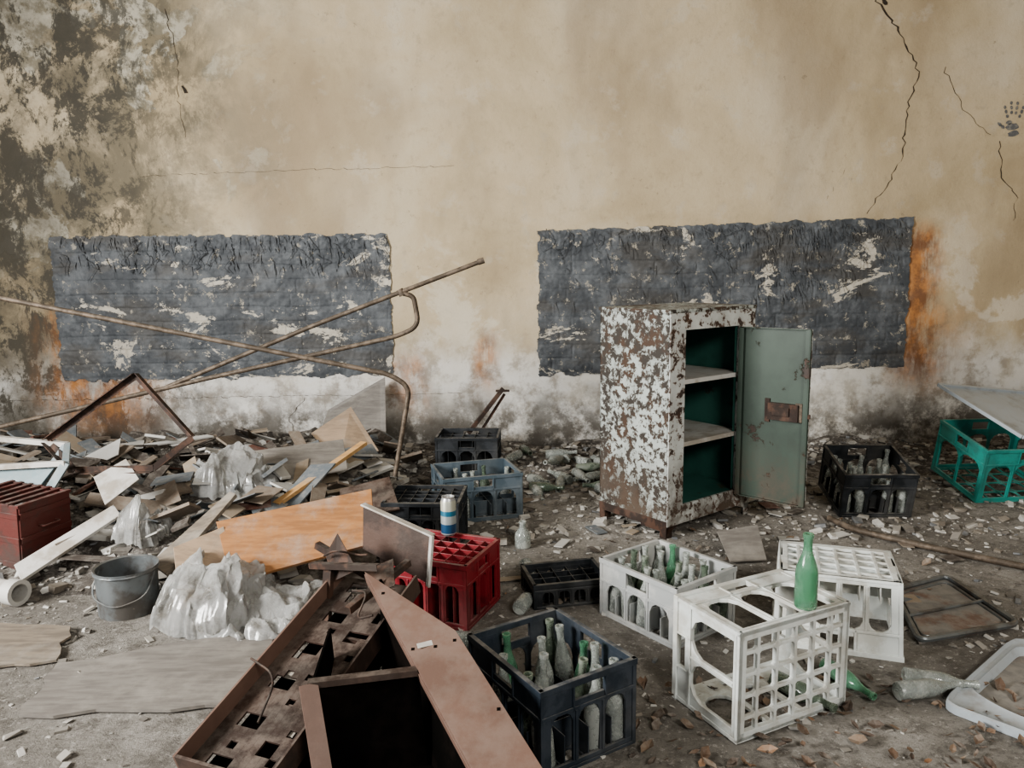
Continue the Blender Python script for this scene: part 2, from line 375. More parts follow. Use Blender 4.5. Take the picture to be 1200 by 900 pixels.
def cpos():
    while True:
        x=R(-4.4,4.4);y=1.5+4.8*random.random()**.8
        if noise.noise((x*1.5,y*1.5,7))>R(-.5,.4): return x,y
chips('rubble_chips',13000,cpos,lambda:.004+.034*random.random()**5,M_chip)
chips('paper_scraps',360,cpos,lambda:R(.010,.045),M_wmet,.04,1.8)
chips('plaster_rubble',2600,lambda:(R(-.6,4.4),WY-.1-2.1*random.random()**1.4),lambda:.010+.06*random.random()**3,M_chip,.4)
chips('broken_plaster_heap',2400,lambda:(R(-4.6,-.6),R(3.6,6.2)),lambda:.015+.10*random.random()**3,M_chip,.4)
def leaves():
    b=MB()
    for _ in range(330):
        if random.random()<.85: x,y=R(.3,1.9),R(1.9,2.7)
        else: x,y=R(-.2,2.2),R(3.2,4.6)
        s=R(.010,.034); b.M=T(x,y,gz(x,y)+.012,R(0,360),R(-35,35),R(-35,35))
        c=R(.2,.6)*s; w=s*R(.35,.7)
        b.add([(-s,0,c),(-s*.3,w,c*.7),(0,0,0),(-s*.3,-w,c*.7),(s*.5,w*.8,c*.8),(s*1.1,0,c*.4),(s*.5,-w*.8,c*.8)],[(0,1,2),(0,2,3),(1,4,2),(4,5,2),(5,6,2),(6,3,2)])
    b.obj('dry_leaves',M_leaf)
leaves()
# ------------------------------------------------------------ bottles
PROF=[(0,0),(.028,0),(.031,.006),(.031,.11),(.029,.13),(.022,.155),(.014,.18),(.012,.20),(.012,.228),(.0145,.23),(.0145,.243),(.010,.243),(.009,.20),(.018,.155),(.027,.125),(.028,.01),(0,.008)]
def bprof(h=.243,r=.031): return [(a*r/.031,z*h/.243) for a,z in PROF]
def bottle(name,loc,rz=0,lying=False,h=.243,r=.031,mat=G_green,tilt=0):
    b=MB(); b.lathe(bprof(h,r),22)
    if lying:
        loc=(loc[0],loc[1],r+.001+gz(loc[0],loc[1])); rot=(rad(90),0,rad(rz))
    else: rot=(rad(tilt),0,rad(rz))
    return b.obj(name,mat,loc=loc,rot=rot,smooth=True)
# ------------------------------------------------------------ crates
def crate(name,L,W,H,mat,loc,rot=(0,0,0),nx=5,ny=4,div=.45,win=(3,2),taper=0,bottles=None,bm=.009,t=.011,hand=True,bseed=1,bh=.243,zband=.66,gb=.014,wts=(.70,.08,.22)):
    b=MB()
    b.box(-L/2,L/2,-W/2,-W/2+.03,0,gb);b.box(-L/2,L/2,W/2-.03,W/2,0,gb);b.box(-L/2,-L/2+.03,-W/2,W/2,0,gb);b.box(L/2-.03,L/2,-W/2,W/2,0,gb)
    for i in range(1,nx): x=-L/2+L*i/nx; b.box(x-bm/2,x+bm/2,-W/2,W/2,.001,gb-.001)
    for i in range(1,ny): y=-W/2+W*i/ny; b.box(-L/2,L/2,y-bm/2,y+bm/2,.002,gb-.002)
    for i in range(nx):
        for j in range(ny):   # chamfered cell corners
            cx=-L/2+L*(i+.5)/nx; cy=-W/2+W*(j+.5)/ny; cw=min(L/nx,W/ny)/2
            for sx in(-1,1):
                for sy in(-1,1):
                    q=cw*.55; x1=cx+sx*(L/nx/2);y1=cy+sy*(W/ny/2)
                    b.add([(x1,y1,.003),(x1-sx*q,y1,.003),(x1,y1-sy*q,.003),(x1,y1,gb-.003),(x1-sx*q,y1,gb-.003),(x1,y1-sy*q,gb-.003)],[(0,1,2),(3,5,4),(1,4,5,2),(0,3,4,1),(0,2,5,3)])
    d=div*H
    if div>0:
        for i in range(1,nx): x=-L/2+L*i/nx; b.box(x-.002,x+.002,-W/2+.005,W/2-.005,gb,d)
        for i in range(1,ny): y=-W/2+W*i/ny; b.box(-L/2+.005,L/2-.005,y-.002,y+.002,gb,d-.001)
    for k in range(4):
        S,D,nw=(L,W,win[0]) if k%2==0 else (W,L,win[1])
        b.M=Matrix.Rotation(k*math.pi/2,4,'Z')@Matrix.Translation((0,-D/2,0))
        zb=.09*H; zm=zband*H
        b.box(-S/2,S/2,0,t,0,zb)
        b.box(-S/2,S/2,-.005,0,zm,zm+.012); b.box(-S/2-.006,S/2+.006,-.007,t,H-.022,H)
        b.box(-S/2,S/2,-.004,0,0,.012)
        if hand:
            g=.06; b.box(-S/2,-g,0,t,zm,H-.02);b.box(g,S/2,0,t,zm,H-.02);b.box(-g,g,0,t,zm,zm+.03*H/.3)
            b.box(-g-.008,-g,-.005,0,zm,H-.02);b.box(g,g+.008,-.005,0,zm,H-.02)
        else: b.box(-S/2,S/2,0,t,zm,H-.02)
        pw=.038
        b.box(-S/2,-S/2+pw,0,t,zb,zm);b.box(S/2-pw,S/2,0,t,zb,zm)
        b.box(-S/2-.004,-S/2+.012,-.004,0,0,H-.02);b.box(S/2-.012,S/2+.004,-.004,0,0,H-.02)
        ww=(S-2*pw-(nw-1)*.022)/nw
        for i in range(nw):
            x0=-S/2+pw+i*(ww+.022); x1=x0+ww
            if i<nw-1: b.box(x1,x1+.022,0,t,zb,zm); b.box(x1+.007,x1+.015,-.004,0,zb,zm)
            q=ww*.36; qz=min(.05,q*1.2)
            b.prism([(x0,zm),(x0,zm-qz),(x0+q*.35,zm-qz*.35),(x0+q,zm)],0,t); b.prism([(x1,zm),(x1-q,zm),(x1-q*.35,zm-qz*.35),(x1,zm-qz)],0,t)
    if taper: b.v=[(x*(1+taper*z/H),y*(1+taper*z/H),z) for x,y,z in b.v]
    o=b.obj(name,mat,loc=loc,rot=rot,bevel=.0018)
    if bottles:
        rs=random.Random(bseed); B=MB()
        for i in range(nx):
            for j in range(ny):
                if rs.random()>bottles: continue
                B.cur=rs.choices([0,1,2],wts)[0]
                B.lathe(bprof(bh*rs.uniform(.92,1.1),min(.034,L/nx/2-.005)),16,T(-L/2+L*(i+.5)/nx,-W/2+W*(j+.5)/ny,gb+.001,0,rs.uniform(-5,5),rs.uniform(-5,5)))
        B.obj('bottles',GL,smooth=True,parent=o)
    return o
crate('bottle_crate',.37,.44,.30,M_slate,(.115,2.42,0),(0,0,rad(32)),nx=4,ny=5,div=.4,win=(3,4),bottles=.5,bseed=4,bh=.26,wts=(.6,.05,.35))
crate('bottle_crate.001',.38,.44,.265,M_greyw,(.674,3.235,0),(0,0,rad(37)),nx=4,ny=5,div=.4,win=(2,3),bottles=.85,bseed=2,zband=.6,wts=(.7,.03,.27))
crate('bottle_crate.002',.50,.38,.33,M_white,(.945,2.42,.197),(rad(-90),0,rad(26.5)),nx=6,ny=5,div=0,win=(3,2),bm=.012,zband=.72,gb=.02,t=.014)
crate('bottle_crate.003',.45,.36,.32,M_white,(1.36,3.09,.32),(rad(180),0,rad(-19)),nx=6,ny=5,div=.3,win=(4,3),taper=.07,bm=.012)
crate('bottle_crate.004',.40,.36,.30,M_red,(-.325,3.37,0),(0,0,rad(-22)),nx=6,ny=5,div=.94,win=(4,3),bm=.008)
crate('bottle_crate.005',.36,.26,.12,M_black,(.24,3.50,.0),(rad(0),0,rad(12)),nx=5,ny=4,div=.8,win=(4,3),hand=False)
crate('bottle_crate.006',.42,.36,.29,M_black,(-.50,4.24,0.0),(0,0,rad(-4)),nx=6,ny=5,div=.95,win=(4,3))
crate('bottle_crate.007',.50,.40,.29,M_bluegr,(-.24,4.80,0.0),(0,0,rad(16)),nx=5,ny=4,div=.35,win=(3,2),bottles=.15)
crate('bottle_crate.008',.46,.36,.30,M_black,(-.335,5.74,.02),(0,0,rad(-3)),nx=5,ny=4,div=.9,win=(3,2))
crate('bottle_crate.009',.43,.40,.30,M_black,(2.25,4.78,.05),(rad(14),0,rad(-3)),nx=5,ny=4,div=.4,win=(3,2),bottles=.8,bseed=9,wts=(.95,.0,.05))
crate('bottle_crate.010',.58,.50,.38,M_teal,(3.30,5.12,.05),(rad(12),0,rad(4)),nx=5,ny=4,div=0,win=(3,2),zband=.7)
bottle('glass_bottle',(1.0,2.50,.389),0,h=.262,r=.038)
bottle('glass_bottle.001',(1.44,2.66,0),75,True,h=.25,r=.034,mat=G_pale)
bottle('glass_bottle.002',(1.37,2.56,0),100,True,h=.26,r=.034,mat=G_pale)
bottle('glass_bottle.003',(1.19,2.76,0),20,True,mat=G_green)
bottle('glass_bottle.004',(-.36,2.83,0),60,True,h=.26,r=.036,mat=G_pale)
bottle('glass_bottle.005',(-.46,2.72,0),95,True,h=.26,r=.036,mat=G_pale)
bottle('glass_bottle.006',(.06,3.78,0),10,True,h=.2,r=.04,mat=G_pale)
bottle('glass_bottle.007',(.02,3.28,0),160,True,h=.2,r=.035,mat=G_pale)
bottle('glass_bottle.008',(.05,4.15,0),0,h=.15,r=.045,mat=G_pale)
bottle('glass_bottle.010',(-.30,3.0,0),80,True,h=.26,r=.036,mat=G_pale)
bottle('glass_bottle.009',(.96,2.66,.017),35,True,h=.25,r=.034,mat=G_dark)
def bottle_mass():
    B=MB()
    for _ in range(24):
        x=R(-.05,1.0);y=R(5.15,6.1); B.cur=random.choice([0,0,0,2]); B.lathe(bprof(.25,.036),14,T(x,y,gz(x,y)+.03,R(0,360),90+R(-8,8)))
    B.obj('discarded_bottles',GL,smooth=True)
bottle_mass()
def can():
    b=MB(); m=N('printed_can'); z=m.xyz()[2]
    m.col(m.ramp(m.math('MULTIPLY',z,5.),[(0,(.4,.4,.4)),(.08,(.03,.09,.18)),(.3,(.38,.42,.42)),(.5,(.04,.17,.26)),(.62,(.5,.5,.42)),(.86,(.4,.4,.4))],True)); m.set(Roughness=.35,Metallic=.5)
    b.lathe([(0,.003),(.025,0),(.037,.012),(.037,.165),(.029,.185),(.031,.19),(.028,.19),(.027,.184),(0,.184)],24)
    b.obj('beer_can',m.m,loc=(-.31,3.52,.30),smooth=True)
can()
# ------------------------------------------------------------ cabinet
def cabinet():
    W,D,zb,zt=.77,.55,.075,1.31
    b=MB()
    b.cur=0
    b.box(0,.012,0,D,zb,zt);b.box(W-.012,W,0,D,zb,zt);b.box(0,W,D-.012,D,zb,zt);b.box(-.008,W+.008,-.008,D+.008,zt-.012,zt+.008)
    b.cur=5
    b.box(0.0,.13,-.005,.012,zb,zt-.012);b.box(.62,W,-.005,.012,zb,zt-.012);b.box(.13,.62,-.004,.012,1.20,zt-.012);b.box(.13,.62,-.004,.012,zb,.185)
    b.box(0,W,0,D,zb,zb+.012)
    b.cur=1
    b.box(.012,.018,.012,D-.012,zb+.012,zt-.012);b.box(W-.018,W-.012,.012,D-.012,zb+.012,zt-.012);b.box(.018,W-.018,D-.018,D-.012,zb+.012,zt-.012)
    b.box(.018,W-.018,.012,D-.018,zb+.012,zb+.1);b.box(.018,W-.018,.012,D-.018,zt-.02,zt-.012)
    b.box(.12,.13,.012,.03,.185,1.20);b.box(.62,.63,.012,.03,.185,1.20)
    for z in (.535,.90):
        b.cur=1;b.box(.018,W-.018,.02,D-.018,z,z+.012)
        b.cur=6;b.box(.12,.63,.013,.02,z-.012,z+.014); b.box(.05,.70,.02,D-.05,z+.012,z+.0135)
    for x,y in((0,0),(W-.05,0),(0,D-.05),(W-.05,D-.05)):
        b.cur=2 if x<.1 else 5
        b.box(x,x+.05,y,y+.006,0,zb);b.box(x if x<.1 else x+.044,x+.006 if x<.1 else x+.05,y,y+.05,0,zb)
        b.prism([(x if x<.1 else x+.05,zb),((x+.13) if x<.1 else x-.08,zb),(x if x<.1 else x+.05,.03)],y,y+.005)
    b.cur=2; b.box(-.002,.0,.0,D,zb-.02,zb+.03); b.box(0,.003,.05,.2,.04,zb)
    for z in(.32,1.05): b.box(.612,.63,-.016,-.004,z,z+.07)
    b.M=T(.622,-.012,0,-80); dw=.43; z0,z1=.16,1.195
    b.cur=5; b.box(0,dw,0,.004,z0,z1)
    b.cur=3; b.box(0.002,dw-.002,-.004,0,z0+.002,z1-.002)
    b.box(0,dw,-.024,-.004,z1-.006,z1);b.box(0,dw,-.024,-.004,z0,z0+.006);b.box(dw-.006,dw,-.024,-.004,z0,z1);b.box(0,.006,-.024,-.004,z0,z1)
    b.box(.006,.03,-.024,-.020,z0,z1);b.box(dw-.03,dw-.006,-.024,-.020,z0,z1)
    b.cur=2; b.box(dw-.23,dw-.05,-.04,-.004,.66,.76); b.box(dw-.20,dw-.10,-.05,-.04,.69,.74); b.box(dw-.05,dw+.012,-.022,-.008,.685,.71)
    b.box(dw-.26,dw-.23,-.012,-.004,.64,.78)
    b.cur=4; b.box(dw-.07,dw-.03,-.028,-.022,.66,.77)
    b.M=Matrix()
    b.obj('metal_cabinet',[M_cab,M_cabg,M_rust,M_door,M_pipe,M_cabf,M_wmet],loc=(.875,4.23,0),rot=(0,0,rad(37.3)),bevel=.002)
cabinet()
# ------------------------------------------------------------ pipes, frames
b=MB(); b.tube([(-3.95,4.75,.1),(-3.9,4.6,1.60),(-.735,4.6,.93),(-.62,4.6,.85),(-.72,4.55,.31)],.015); b.obj('bent_pipe_frame',M_pipe,smooth=True)
b=MB(); b.tube([(-.181,5.0,1.606),(-1.277,5.0,1.207),(-2.3,5.05,.80)],.015)
b.tube([(-.70,5.0,1.405),(-.63,5.0,1.385),(-.60,5.0,1.19),(-.75,5.0,1.125),(-2.02,5.05,.858),(-3.39,5.05,.557),(-4.6,5.05,.28)],.016)
b.tube([(-.70,5.0,1.39),(-.72,5.0,1.43)],.022); b.tube([(-.21,5.0,1.597),(-.17,5.0,1.61)],.02)
b.obj('broken_pipe_frame',M_pipe,smooth=True)
b=MB()
FP=[(-2.17,4.4,.968),(-1.83,4.3,.62),(-2.02,4.2,.47),(-2.52,4.3,.44),(-2.75,4.45,.58)]
for i in range(5): b.angle(FP[i],FP[(i+1)%5],.035,.005,(0,1,0))
b.obj('angle_iron_frame',M_rust)
b=MB(); b.bar((-.07,6.0,.62),(-.35,5.95,.27),.03,.03);b.bar((-.06,6.03,.57),(-.30,6.0,.20),.02,.02); b.bar((-.02,6.0,.60),(-.13,6.0,.60),.03,.015); b.obj('iron_bracket',M_rust)
b=MB(); b.tube([(1.92,4.5,.03),(1.98,4.30,.025),(2.3,3.98,.022),(2.59,3.72,.022),(3.3,3.2,.022)],.018); b.obj('fallen_pipe',M_pipe,smooth=True)
# ------------------------------------------------------------ boards & sheets
def slab(name,P,th,mat,jag=0,bev=.002):
    b=MB(); b.slab(P,th,jag)
    c=sum((Vector(v) for v in b.v),Vector())/len(b.v)
    b.v=[tuple(Vector(v)-c) for v in b.v]
    return b.obj(name,mat,loc=c,bevel=bev if not jag else 0)
slab('plywood_board',[(-1.467,3.65,.33),(-.733,3.85,.43),(-.67,3.55,.25),(-1.31,3.38,.13)],.018,M_ply)
b=MB(); b.bar((-1.36,4.25,.235),(-.97,4.9,.44),.05,.022); b.obj('pine_batten',M_yel)
slab('leaning_sheet',[(-1.05,6.30,.68),(-1.02,6.05,.08),(-1.62,6.0,.08),(-1.52,6.25,.42)],.008,M_greyb)
slab('cardboard_panel',[(-1.216,5.7,.54),(-1.0,5.6,.22),(-1.27,5.45,.14),(-1.5,5.6,.36)],.008,M_card)
slab('cardboard_panel.001',[(-1.9,4.95,.36),(-1.15,5.1,.42),(-1.05,4.75,.30),(-1.75,4.55,.24)],.01,M_greyb)
slab('cardboard_sheet',[(-1.83,2.87,.012),(-1.01,3.12,.03),(-.963,2.55,.015),(-1.753,2.51,.012)],.012,M_greyb,.02)
slab('cardboard_sheet.001',[(-2.6,3.25,.012),(-1.95,3.18,.02),(-1.85,2.9,.012),(-2.35,2.8,.012)],.01,M_oldw,.02)
slab('loose_tile_board',[(1.13,4.10,.09),(1.36,4.12,.12),(1.33,3.86,.02),(1.13,3.84,.02)],.012,M_greyb)
slab('white_profile_board',[(-2.52,3.70,.10),(-2.18,4.05,.30),(-2.12,4.0,.26),(-2.44,3.62,.05)],.02,M_wmet)
def cart():
    b=MB()   # blue-grey painted frame with white rails
    A=[(-3.15,4.55,.58),(-2.62,4.42,.56),(-2.52,4.22,.50),(-3.1,4.28,.46)]
    b.cur=1
    b.bar(A[0],A[1],.035,.03); b.bar(A[3],A[2],.035,.03)
    b.cur=0
    b.bar(A[1],A[2],.035,.03); b.bar(A[0],A[3],.035,.03)
    B=[(-2.62,4.42,.56),(-2.52,4.22,.50),(-2.66,4.08,.22),(-2.80,4.25,.24)]
    b.bar(B[0],B[3],.045,.02,(0,-1,0)); b.bar(B[1],B[2],.045,.02,(0,-1,0)); b.bar(B[2],B[3],.03,.02)
    b.slab([(-3.05,4.30,.44),(-2.60,4.25,.47),(-2.74,4.12,.25),(-3.1,4.15,.24)],.01)
    b.cur=1; b.bar((-3.1,4.12,.30),(-2.68,4.07,.31),.03,.02)
    b.cur=0; b.bar((-3.1,4.4,.0),(-3.1,4.3,.45),.03,.03)
    b.obj('painted_metal_cart',[M_paint,M_wmet],bevel=.002)
cart()
slab('white_card',[(-2.36,4.2,.42),(-2.22,4.3,.50),(-2.08,4.15,.42),(-2.2,4.0,.32)],.006,M_wmet)
slab('dark_strip_board',[(-1.78,3.6,.14),(-1.52,4.0,.38),(-1.47,3.95,.38),(-1.66,3.5,.12)],.02,M_oldw)
slab('cardboard_panel.002',[(-1.62,3.5,.26),(-1.42,3.62,.32),(-1.30,3.45,.1),(-1.52,3.3,.03)],.008,M_card)
slab('dark_board',[(-1.0,4.3,.30),(-.72,4.35,.36),(-.62,4.05,.26),(-.95,4.0,.22)],.012,M_dbrown)
def junk():
    b=MB()
    for _ in range(260):
        x=R(-4.4,-.75);y=R(3.75,6.1)
        L=R(.1,.5);W=R(.02,.2) ;H=R(.004,.02)
        b.M=T(x,y,gz(x,y)+.05+R(0,.06),R(0,360),R(-30,30),R(-26,26))
        vs=[(sx*L/2*R(.75,1.1),sy*W/2*R(.6,1.1),sz*H/2) for sx in(-1,1) for sy in(-1,1) for sz in(-1,1)]
        vs=[(vs[i-i%2][0],vs[i-i%2][1],v[2]) for i,v in enumerate(vs)]
        b.add(vs,[(0,1,3,2),(4,6,7,5),(0,4,5,1),(2,3,7,6),(0,2,6,4),(1,5,7,3)])
    for _ in range(34):
        x=R(-.6,2.4);y=R(3.3,5.2); L=R(.05,.14);W=R(.03,.09)
        b.M=T(x,y,.012,R(0,360),R(-4,4),R(-4,4)); b.box(-L/2,L/2,-W/2,W/2,-.003,.003)
    b.obj('broken_boards',M_jnk)
junk()
def pale_panel():
    b=MB(); P=[Vector(p) for p in [(2.93,5.22,.72),(3.20,4.72,.46),(3.98,4.90,.36),(3.72,5.42,.62)]]
    b.slab(P,.008); n=(P[1]-P[0]).cross(P[2]-P[1]).normalized()
    if n.z<0: n=-n
    for i in range(4): b.bar(P[i]+n*.010,P[(i+1)%4]+n*.010,.022,.022,n)
    b.obj('metal_tray',M_sink,bevel=.002)
pale_panel()
def tray(name,P,mats):
    b=MB(); P=[Vector(p) for p in P]; b.cur=1; b.slab(P,.004); b.cur=0
    z=Vector((0,0,.014)); b.tube([P[0]+z,P[1]+z,P[2]+z,P[3]+z,P[0]+z],.013,8,.05)
    c=(P[0]+P[1]+P[2]+P[3])/4
    Q=[c+(p-c)*.86+Vector((0,0,.004)) for p in P]; b.tube([Q[0],Q[1],Q[2],Q[3],Q[0]],.006,6,.05)
    m=P[0].lerp(P[3],.55); n=P[1].lerp(P[2],.55); b.tube([m+z,n+z],.008,8)
    b.obj(name,mats,smooth=True)
M_tray=dusty('dust_filled_tray',(.19,.18,.165),(.17,.11,.085),4,.85,0,.5,.5,(.5,.6))
tray('metal_tray.001',[(1.80,3.46,.008),(2.14,3.62,.008),(2.16,3.10,.008),(1.66,2.96,.008)],[M_gmet,M_tray])
def sink():
    b=MB(); P=[Vector(p) for p in [(2.05,2.97,.0),(2.50,2.70,.0),(1.76,2.20,.0),(1.49,2.50,.0)]]
    c=sum(P,Vector())/4; n=64
    def outer(k):
        t=(k/n*4)%4; i=int(t); f=t-i; p=P[i].lerp(P[(i+1)%4],f); d=(p-c); e=abs(f-.5)*2
        return c+d*(1-.05*max(0,e-.8)/.2)
    def shape(s):
        out=[]
        for k in range(n):
            d=outer(k)-c; a=d.normalized(); r=min(d.length*.84,.30)*s; out.append(c+a*r)
        return out
    def lift(r,z): return [p+Vector((0,0,z)) for p in r]
    O=[outer(k) for k in range(n)]
    rings=[lift(O,.002),lift(O,.030),lift([c+(p-c)*.98 for p in O],.034),lift([c+(p-c)*.94 for p in O],.024),lift(shape(1.04),.024),lift(shape(1.0),.030),lift(shape(.96),.022),lift(shape(.90),.006)]
    vs=[v for r in rings for v in r]; fs=[]
    for i in range(len(rings)-1):
        for k in range(n): fs.append((i*n+k,i*n+(k+1)%n,(i+1)*n+(k+1)%n,(i+1)*n+k))
    b.cur=0; b.add(vs,fs); b.cur=1; b.add(rings[-1],[tuple(range(n))])
    b.cur=2; b.lathe([(0,.012),(.03,.012),(.034,.008)],16,T(c.x,c.y,0))
    b.obj('enamel_sink',[M_sink,M_tray,M_rust],smooth=True)
sink()
# ------------------------------------------------------------ crumpled plastic film (thin draped sheets)
def film(name,loc,ax,ay,H,seed,rot=0):
    rs=random.Random(seed); W=[]
    for k in range(14):
        a=rs.uniform(0,math.pi); f=rs.uniform(1.0,2.2)*(1.0 if k<5 else (2.4 if k<10 else 5.)); W.append((math.cos(a),math.sin(a),f,rs.random(),(1.0 if k<5 else (.55 if k<10 else .22))))
    def tri(t):
        t=t-math.floor(t); return 1-abs(2*t-1)
    nr=110; nt=280; fs=[]
    def P(r,th):
        R_=1+.25*noise.noise((math.cos(th)*1.5,math.sin(th)*1.5,seed))+.12*noise.noise((math.cos(th)*5,math.sin(th)*5,seed))+.04*noise.noise((math.cos(th)*14,math.sin(th)*14,seed))
        x=ax*R_*r*math.cos(th); y=ay*R_*r*math.sin(th)
        s=1/.28
        q=Vector((x*s,y*s,0)); wv=Vector(noise.noise_vector(q*1.1+Vector((seed,0,0))))*.45+Vector(noise.noise_vector(q*3))*.10
        u=q+wv; f=0;g=0;g2=0
        for cx,cy,fr,ph,am in W:
            v=tri((u.x*cx+u.y*cy)*fr+ph); f+=am*(v-.5); g+=am*(v-.5)*cx; g2+=am*(v-.5)*cy
        body=max(0,1-r**2.4)**.55
        lump=.75+.6*noise.noise((x*5+seed,y*5,3))
        z=H*body*lump+(.014+.022*body)*f
        return (x+.028*g*body,y+.028*g2*body,max(z+.014,.003))
    vs=[P(0.0,0)]
    for i in range(1,nr+1):
        for k in range(nt): vs.append(P(i/nr,2*math.pi*k/nt))
    for k in range(nt): fs.append((0,1+k,1+(k+1)%nt))
    for i in range(nr-1):
        for k in range(nt):
            a=1+i*nt+k;b_=1+i*nt+(k+1)%nt; fs.append((a,b_,b_+nt,a+nt))
    b=MB(); b.add(vs,fs); return b.obj(name,M_film,loc=loc,rot=(0,0,rad(rot)),smooth=True,ang=30)
film('plastic_sheeting',(-1.36,3.34,0),.29,.24,.26,3)
film('plastic_sheeting.001',(-1.00,3.24,0),.36,.20,.12,23,15)
film('plastic_sheeting.002',(-1.74,4.6,.20),.28,.20,.28,9,-10)
film('plastic_sheeting.003',(-2.0,4.0,.12),.14,.13,.22,14)
film('plastic_sheeting.004',(-.50,2.98,0),.22,.14,.09,31,40)
# ------------------------------------------------------------ bucket, red box, pipe end
b=MB(); b.lathe([(0,.005),(.13,0),(.133,.20),(.14,.205),(.14,.215),(.130,.21),(.125,.02),(0,.015)],28)
b.tube([(.137*math.cos(a),.0+.137*math.sin(a),.20) for a in [k*math.pi/8 for k in range(17)]],.006,6,.01)
b.tube([(-.13,0,.19),(-.13,-.09,.10),(0,-.145,.06),(.13,-.09,.10),(.13,0,.19)],.004,6,.06)
b.obj('metal_bucket',M_gmet,loc=(-1.80,3.40,0),smooth=True)
b=MB(); b.lathe([(.05,0),(.05,.3),(.042,.3),(.042,0),(.05,0)],20); b.lathe([(.062,.24),(.062,.3),(.05,.3)],20); b.obj('plastic_pipe',M_wmet,loc=(-2.62,3.55,.065),rot=(rad(90),0,rad(70)),smooth=True)
b=MB(); b.box(-.2,.2,-.15,.15,0,.015)
for s_ in(-1,1): b.box(-.2,.2,s_*.15-.008,s_*.15+.008,0,.38); b.box(s_*.2-.008,s_*.2+.008,-.15,.15,0,.38)
for k in range(7): b.box(-.2+.4*k/6-.012,-.2+.4*k/6+.012,-.16,.16,.37,.385)
for z in(.05,.18,.31): b.box(-.208,.208,-.165,-.158,z,z+.03); b.box(.208,.215,-.15,.15,z,z+.03)
b.tube([(.215,-.05,.25),(.25,-.05,.25),(.25,.05,.25),(.215,.05,.25)],.006)
b.obj('red_metal_box',M_redb,loc=(-2.68,3.98,.02),rot=(0,rad(3),rad(-18)),bevel=.003)
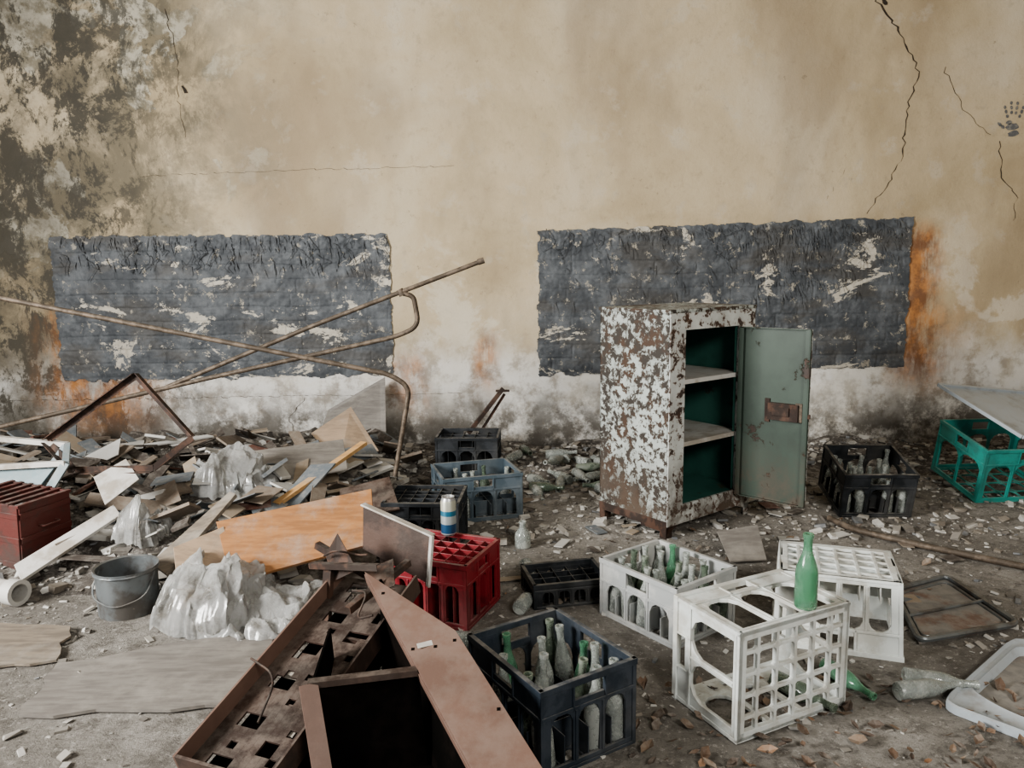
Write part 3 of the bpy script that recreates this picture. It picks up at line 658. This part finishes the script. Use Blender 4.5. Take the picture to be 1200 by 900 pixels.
# ------------------------------------------------------------ foreground wrecked console
def perf(b,P0,ux,uy,L,W,th,nx,ny,holes):
    ux=Vector(ux).normalized();uy=(Vector(uy)-ux*Vector(uy).dot(ux)).normalized();n=ux.cross(uy)
    b.M=Matrix(((ux.x,uy.x,n.x,P0[0]),(ux.y,uy.y,n.y,P0[1]),(ux.z,uy.z,n.z,P0[2]),(0,0,0,1)))
    for i in range(nx):
        for j in range(ny):
            if (i,j) in holes: continue
            b.box(L*i/nx,L*(i+1)/nx,W*j/ny,W*(j+1)/ny,0,th)
def console():
    b=MB(); b.cur=0
    P1=Vector((-.53,2.6,.487));P2=Vector((-.19,2.32,.400))
    e=Vector((.50,-.875,-.322)); P3=P2+e; P4=P1+e
    b.slab([P1,P2,P3,P4],.018)
    n=(P2-P1).cross(P3-P2).normalized(); n=n if n.z>0 else -n
    b.bar(P1-n*.022,P4-n*.022,.008,.04,n)
    b.cur=2
    for u,v in((.08,.12),(.08,.88),(.35,.1),(.35,.9),(.22,.5)):
        c=P1.lerp(P2,v).lerp(P4.lerp(P3,v),u)+n*.0095; b.bar(c-n*.001,c+n*.001,.010,.010,(1,0,0))
    b.cur=3; c=P1.lerp(P2,.45).lerp(P4.lerp(P3,.45),.2)+n*.0098; b.bar(c-Vector((.03,.03,.01)),c+Vector((.03,-.01,-.005)),.02,.001,n)
    b.cur=2
    q=Vector((0.05,.02,-.03))
    b.slab([P1+q,P4+q,Vector((P4.x+.05,P4.y,.005)),Vector((P1.x+.05,P1.y,.005))],.01)
    b.slab([(-.62,2.17,.32),(-.30,2.22,.32),(-.28,2.22,.005),(-.60,2.17,.005)],.01)  # black panel painted as the dark of the open box
    b.slab([(-.62,2.14,.30),(-.64,2.5,.33),(-.62,2.5,.005),(-.60,2.14,.005)],.008)
    b.slab([(-.60,2.14,.006),(-.64,2.5,.006),(-.2,2.5,.006),(-.02,1.75,.006),(-.52,1.86,.006)],.004)
    b.cur=1
    b.bar((-.625,2.15,.325),(-.30,2.20,.335),.03,.02); b.cur=0; b.bar((-.62,2.14,.33),(-.515,1.93,.0),.055,.012,(.3,-.8,.4))
    b.cur=1; b.bar((-.52,1.90,.012),(-.12,1.74,.012),.03,.02)
    rs=random.Random(3); hs=set()
    for i in range(34):
        for j in range(12):
            if 0<i<33 and 0<j<11:
                if (i%6 in(1,2) and j in(2,3,4)) or (i%9 in(4,5) and j in(7,8)) or (i%4==3 and j==9) or rs.random()<.04: hs.add((i,j))
    b.cur=1
    perf(b,(-1.02,2.13,.06),(.33,.79,.27),(.34,-.10,.02),.92,.34,.008,34,12,hs)
    b.cur=0
    b.box(0,.92,-.006,0.002,-.06,.02);b.cur=1;b.box(0,.92,.338,.346,-.06,.02);b.box(0,.01,0,.34,-.06,.02)
    b.box(.05,.87,.158,.172,.008,.026)
    b.box(.3,.31,0,.34,.008,.03);b.box(.62,.63,0,.34,.008,.03)
    for k in range(14): x=.04+.062*k; b.box(x,x+.016,.02,.036,.008,.018); b.box(x,x+.012,.30,.312,.008,.018)
    b.cur=3; b.box(.42,.44,.06,.12,.008,.03); b.box(.2,.25,.24,.27,.008,.012)
    b.M=Matrix(); b.cur=2
    b.slab([(-.98,2.12,.02),(-.66,2.03,.02),(-.38,2.78,.25),(-.68,2.88,.25)],.01)
    b.cur=4
    b.angle((-.80,2.88,.42),(-.50,2.70,.48),.022,.003); b.angle((-.80,3.0,.46),(-.50,2.82,.36),.025,.003)
    b.angle((-.60,2.60,.36),(-.42,2.90,.42),.025,.003)
    b.slab([(-.76,2.96,.42),(-.70,2.93,.52),(-.60,2.80,.42),(-.70,2.84,.36)],.003)
    b.slab([(-.58,2.85,.40),(-.47,2.86,.44),(-.45,2.74,.38),(-.54,2.70,.36)],.003)
    b.bar((-.75,2.8,.0),(-.72,2.85,.42),.04,.02); b.bar((-.95,2.35,.0),(-.95,2.35,.16),.03,.03)
    b.tube([(-.9,2.45,.25),(-.78,2.35,.24),(-.8,2.2,.17)],.004)
    b.tube([(-.6,2.7,.38),(-.52,2.6,.42),(-.55,2.5,.36),(-.48,2.45,.40)],.004)
    b.tube([(-.75,2.9,.44),(-.68,2.8,.50),(-.6,2.85,.46),(-.55,2.75,.50)],.004)
    b.obj('wrecked_metal_console',[M_brown,M_dbrown,M_dark,M_wmet,M_rust],bevel=.0012)
console()
b=MB(); b.slab([(-.625,3.10,.58),(-.32,2.93,.50),(-.34,2.92,.31),(-.63,3.08,.40)],.012)
b.cur=1; b.bar((-.325,2.925,.51),(-.345,2.915,.30),.028,.012); b.bar((-.63,3.1,.587),(-.32,2.93,.507),.03,.008); b.cur=0
b.bar((-.55,3.06,.40),(-.50,3.05,.0),.03,.02)
b.obj('metal_drawer_front',[M_dbrown,M_wmet],bevel=.002)
# ------------------------------------------------------------ light
try: SC.view_settings.look='AgX - Medium High Contrast'
except Exception: pass
w=bpy.data.worlds.new('World'); SC.world=w; w.use_nodes=True
w.node_tree.nodes['Background'].inputs[0].default_value=(.88,.92,1,1); w.node_tree.nodes['Background'].inputs[1].default_value=.38
def area(name,loc,tgt,sx,sy,p,c,spread=180):
    l=bpy.data.lights.new(name,'AREA'); l.shape='RECTANGLE'; l.size=sx;l.size_y=sy;l.energy=p;l.color=c; l.spread=rad(spread)
    o=bpy.data.objects.new(name,l); SC.collection.objects.link(o); o.location=loc
    o.rotation_euler=(Vector(tgt)-Vector(loc)).to_track_quat('-Z','Y').to_euler()
area('window_light',(-5.25,.6,2.6),(1.4,5.2,1.0),1.7,1.8,400,(1,.99,.965),125)
area('fill_light',(2.2,-2.4,3.8),(1.2,4.6,1.2),1.6,1.2,105,(1,.97,.91),115)  # added fill lamp behind the camera, no window stands there
# ------------------------------------------------------------ camera
cd=bpy.data.cameras.new('camera'); cam=bpy.data.objects.new('camera',cd); SC.collection.objects.link(cam)
cd.sensor_width=36; cd.lens=27; cam.location=(0,0,1.55)
cam.rotation_euler=(Matrix.Rotation(rad(81.5),3,'X')@Matrix.Rotation(rad(-.7),3,'Z')).to_euler()
SC.camera=cam
